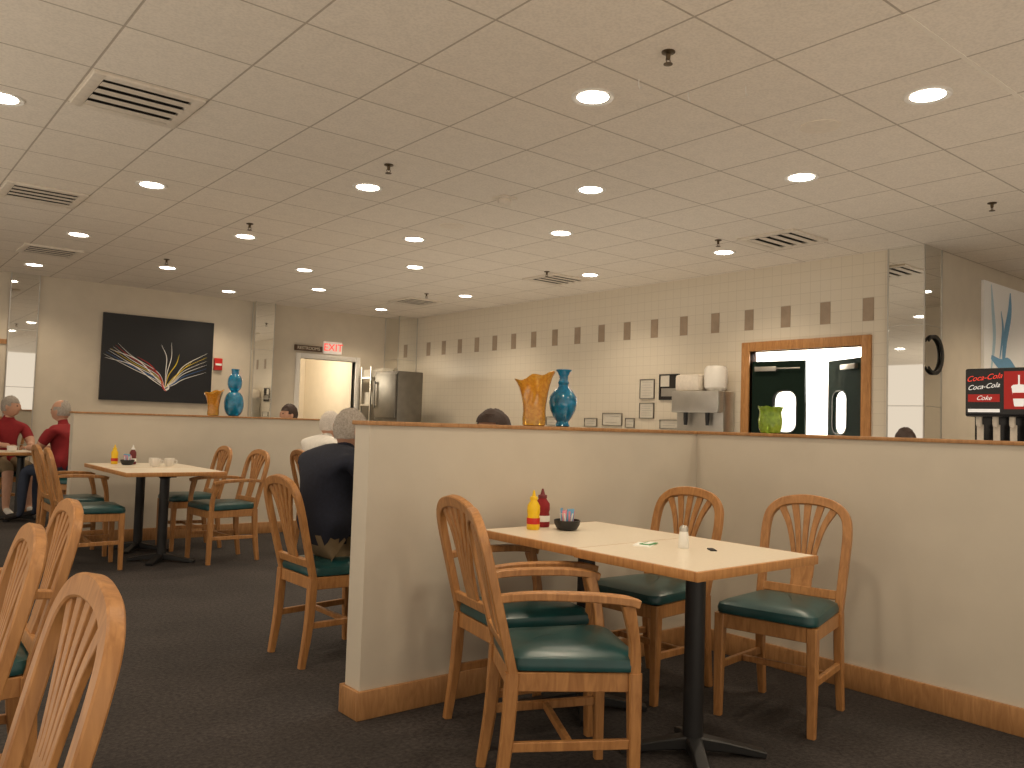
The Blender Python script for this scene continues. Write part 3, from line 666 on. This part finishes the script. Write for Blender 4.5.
# ------------------------------------------------------------------ people
def seg_dist(p, a, b):
    ab = b-a; t = max(0, min(1, (p-a).dot(ab)/max(1e-9, ab.length_squared))); return (p-(a+ab*t)).length
def person(label, loc, rz, shirt, pants, hair, lean=.06, headx=.12, headz=1.16, hands=((.36, .14, .79), (.36, -.14, .79)), sleeves=True, shorts=False, hairlen=0, bald=False, headyaw=0, feet=.5, shoe='whitecloth', build=1.0, sw=.165, wide=1.12, shz=1.0, hs=1.0):
    J = {'pel': ((0, 0, .60), .130*build), 'wai': ((lean*.3, 0, .74), .118*build), 'che': ((lean*.7, 0, .90), .130*build), 'upc': ((lean, 0, shz), .095*build), 'nb': ((lean+(headx-lean)*.35, 0, headz-.10), .056), 'nk': ((headx*.9, 0, headz-.04), .05), 'hd': ((headx, 0, headz), .055)}
    E = [('pel', 'wai'), ('wai', 'che'), ('che', 'upc'), ('upc', 'nb'), ('nb', 'nk'), ('nk', 'hd')]
    for s, tag in ((1, 'l'), (-1, 'r')):
        hnd = hands[0] if s == 1 else hands[1]
        sh = Vector((lean, s*sw, shz)); hn = Vector(hnd); el = (sh+hn)/2+Vector((-.05, s*.06, -.10))
        J['sh'+tag] = (tuple(sh), .066*build); J['el'+tag] = (tuple(el), .046); J['wr'+tag] = (tuple(hn+(el-hn).normalized()*.06), .029); J['hn'+tag] = (tuple(hn), .033)
        E += [('upc', 'sh'+tag), ('sh'+tag, 'el'+tag), ('el'+tag, 'wr'+tag), ('wr'+tag, 'hn'+tag)]
        J['hp'+tag] = ((.03, s*.09, .58), .10); J['kn'+tag] = ((.40, s*.11, .56), .068); J['mc'+tag] = ((feet-.08, s*.12, .34), .055); J['an'+tag] = ((feet-.08, s*.12, .09), .036); J['to'+tag] = ((feet+.10, s*.13, .045), .034)
        E += [('pel', 'hp'+tag), ('hp'+tag, 'kn'+tag), ('kn'+tag, 'mc'+tag), ('mc'+tag, 'an'+tag), ('an'+tag, 'to'+tag)]
    keys = list(J); me = bpy.data.meshes.new('skeleton'); me.from_pydata([J[k][0] for k in keys], [(keys.index(a), keys.index(b_)) for a, b_ in E], [])
    o = bpy.data.objects.new('skeleton', me); COL.objects.link(o)
    sk = o.modifiers.new('skin', 'SKIN'); sk.use_smooth_shade = True
    for i, k in enumerate(keys):
        sv = me.skin_vertices[0].data[i]; sv.radius = (J[k][1], J[k][1]); sv.use_root = (k == 'pel')
    ss = o.modifiers.new('sub', 'SUBSURF'); ss.levels = 2
    dg = bpy.context.evaluated_depsgraph_get(); body = bpy.data.meshes.new_from_object(o.evaluated_get(dg)); bpy.data.objects.remove(o)
    bm = bmesh.new(); bm.from_mesh(body)
    mats = ['skin', shirt, pants, shoe, 'eye', 'lip']
    V = {k: Vector(J[k][0]) for k in keys}
    def cls(e, c):
        a, b_ = e
        if b_ in ('wai', 'che', 'upc', 'nb'): return 1
        if b_ in ('nk', 'hd'): return 0
        k = b_[:2]
        if k in ('sh', 'el'): return 1 if (sleeves or k == 'sh' or (c-V[a]).length < .16) else 0
        if k == 'wr': return 1 if sleeves else 0
        if k == 'hn': return 0
        if k in ('hp', 'kn'): return 1 if (c.z > .60 and c.x < .14) else 2
        if k in ('mc', 'an'): return 0 if shorts else 2
        return 3
    for fc in bm.faces:
        c = fc.calc_center_median(); best = min(E, key=lambda e: seg_dist(c, V[e[0]], V[e[1]])-.5*(J[e[0]][1]+J[e[1]][1]))
        mi = cls(best, c)
        if mi == 1 and c.z < .57: mi = 2
        fc.material_index = mi; fc.smooth = True
    for v in bm.verts:
        k = max(0, min(1, (v.co.z-.58)/.12))*max(0, min(1, (headz-.06-v.co.z)/.06))*max(0, min(1, (.24-v.co.x)/.08))
        v.co.y *= 1+(wide-1)*k
    for s, tag in ((1, 'l'), (-1, 'r')):
        h = V['hn'+tag]; d = (h-V['el'+tag]); d.z *= .3; d.normalize(); side = Vector((-d.y, d.x, 0))
        for k, L in enumerate((.060, .070, .066, .052)):
            off = side*((k-1.5)*.017); p0 = h+off+d*.02
            sweep(bm, [p0, p0+d*L*.5+Vector((0, 0, .004)), p0+d*L+Vector((0, 0, -.016))], [.016, .015, .010], [.016, .014, .010], (0, 0, 1), rnd=True, n=3)
        p0 = h+side*(-s*.024); sweep(bm, [p0, p0-side*s*.02+d*.02, p0-side*s*.022+d*.05], [.018, .017, .011], [.018, .016, .011], (0, 0, 1), rnd=True, n=3)
    hc = Vector((headx+.015, 0, headz+.055)); yaw = Matrix.Rotation(math.radians(headyaw), 3, 'Z')
    def put(v): return hc+yaw@(Vector(v)*hs)
    r = bmesh.ops.create_uvsphere(bm, u_segments=24, v_segments=16, radius=1)
    for v in r['verts']:
        x, y, z = v.co; f = 1-.25*max(0, -z)**1.5
        X = x*.098*(1+.05*(z < 0)*(x > 0)); Y = y*.076*f; Z = z*.118
        if x > .8 and abs(y) < .22 and -.35 < z < .2: X += .018*(1-abs(y)/.25)
        if x > .6 and -.75 < z < -.5: X += .006
        v.co = put((X, Y, Z))
        for fc in v.link_faces: fc.smooth = True; fc.material_index = 0
    for s in (1, -1):
        r = bmesh.ops.create_uvsphere(bm, u_segments=8, v_segments=6, radius=.011)
        for v in r['verts']: v.co = put((v.co.x*.7+.088, v.co.y+s*.030, v.co.z*.7+.012)); [setattr(fc, 'material_index', 4) for fc in v.link_faces]
        r = bmesh.ops.create_uvsphere(bm, u_segments=10, v_segments=8, radius=.03)
        for v in r['verts']: v.co = put((v.co.x*.6-.005, v.co.y*.3+s*.077, v.co.z-.005))
    r = bmesh.ops.create_uvsphere(bm, u_segments=8, v_segments=6, radius=.02)
    for v in r['verts']: v.co = put((v.co.x*.4+.085, v.co.y, v.co.z*.25-.055)); [setattr(fc, 'material_index', 5) for fc in v.link_faces]
    bmesh.ops.recalc_face_normals(bm, faces=bm.faces)
    bme = bpy.data.meshes.new('body')
    for k in mats: bme.materials.append(M[k])
    bm.to_mesh(bme); bm.free()
    bm = bmesh.new(); r = bmesh.ops.create_uvsphere(bm, u_segments=28, v_segments=20, radius=1)
    kill = []
    for v in r['verts']:
        x, y, z = v.co
        lim = .25 if x > .55 else (-.1 if x > .1 else (-.5-hairlen))
        if z < lim or (bald and z > .45 and x > -.3): kill.append(v)
        w = 1+.04*math.sin(x*17+y*13)+hairlen*.12
        v.co = put((x*.104*w-.004, y*.083*w*(1+hairlen*.15), z*.124*(1+.04*math.sin(x*17+y*13))+.006))
    bmesh.ops.delete(bm, geom=kill, context='VERTS')
    hme = finish(bm, 'hair', hair, True)
    return thing('person', label, 'person', [('body', bme), ('hair', hme)], loc, rz)
person('person in navy sweater and khaki trousers seated at a table', (2.01, 3.96, 0), 0, 'navy', 'khaki', 'greyhair', lean=.05, headx=.125, headz=1.10, build=1.2, sw=.19, wide=1.3, shz=1.02, hs=.9, hands=((.40, .15, .80), (.40, -.15, .80)), shoe='dark')
person('person with dark hair seated behind the partition', (3.20, 3.98, 0), 180, 'jeans', 'jeans', 'darkhair', headx=.06, headz=1.12, hairlen=.9, shoe='dark')
person('person in white shirt leaning over a table', (3.50, 7.05, 0), 0, 'whitecloth', 'jeans', 'whitehair', lean=.03, headx=.10, headz=1.10, build=1.25, sw=.19, wide=1.25, shoe='dark')
person('person in red shirt and shorts seated behind a table', (1.58, 11.17, 0), -75, 'redcloth', 'khaki', 'greyhair', headx=.1, headz=1.18, sleeves=False, shorts=True, shoe='whitecloth', headyaw=40, hands=((.42, .12, .80), (.42, -.12, .80)))
person('person in red shirt seated with back half turned', (2.02, 9.98, 0), 135, 'redcloth', 'jeans', 'greyhair', headx=.1, headz=1.15, sleeves=False, bald=True, shoe='dark', build=1.1, wide=1.25, hands=((.40, .12, .80), (.40, -.12, .80)))
person('person with dark hair seated beyond the rear partition', (4.27, 9.2, 0), 180, 'maroon', 'jeans', 'darkhair', headx=.08, headz=1.19, shoe='dark')
person('seated person with dark hair, stand-in for a head mirrored in the column', (6.09, 2.85, 0), 200, 'jeans', 'jeans', 'darkhair', headx=.06, headz=1.11, shoe='dark', hs=.9)  # figure added in place of a head reflected in the mirror column

# ------------------------------------------------------------------ lights and world
def pt(x, y, z, e, col, s):
    l = bpy.data.lights.new('room_lamp', 'POINT'); l.energy = e; l.color = col; l.shadow_soft_size = s
    o = bpy.data.objects.new('room_lamp', l); o.location = (x, y, z); COL.objects.link(o)
pt(9.2, 5.0, 2.6, 480, (1, .98, .94), .3)
pt(6.0, 13.1, 2.1, 50, (1, .88, .68), .25)
def bounce_fill(x0, x1, y0, y1, e):  # unseen area light near the floor, added to brighten the ceiling like bounce
    l = bpy.data.lights.new('added_bounce_fill', 'AREA'); l.shape = 'RECTANGLE'; l.size = x1-x0; l.size_y = y1-y0; l.energy = e; l.color = (1, .86, .68)
    o = bpy.data.objects.new('added_bounce_fill', l); o.location = ((x0+x1)/2, (y0+y1)/2, .06); o.rotation_euler = (math.pi, 0, 0); COL.objects.link(o)
bounce_fill(-3.5, 2.5, -4.5, -.6, 150)
bounce_fill(4.2, 6.6, -1.5, 2.2, 22)
bounce_fill(4.8, 6.9, 3.4, 10.5, 44)
bounce_fill(-4, -1.0, 1, 9, 135)
w = bpy.data.worlds.new('world'); bpy.context.scene.world = w; w.use_nodes = True
w.node_tree.nodes['Background'].inputs[0].default_value = (1, .85, .68, 1); w.node_tree.nodes['Background'].inputs[1].default_value = .9

# ------------------------------------------------------------------ camera
cam = bpy.data.cameras.new('camera'); cam.sensor_width = 36; cam.lens = 828/1024*36; cam.clip_start = .05
co = bpy.data.objects.new('camera', cam); COL.objects.link(co)
hd = math.radians(50.6); th = math.atan(40.8/828); ro = math.atan(.0316)
fw = Vector((math.cos(hd)*math.cos(th), math.sin(hd)*math.cos(th), math.sin(th)))
rt = Vector((math.sin(hd), -math.cos(hd), 0)); up = rt.cross(fw)
rt2 = rt*math.cos(ro)+up*math.sin(ro); up2 = up*math.cos(ro)-rt*math.sin(ro)
m3 = Matrix((rt2, up2, -fw)).transposed()
co.matrix_world = Matrix.Translation((0, 0, 1.21)) @ m3.to_4x4()
bpy.context.scene.camera = co
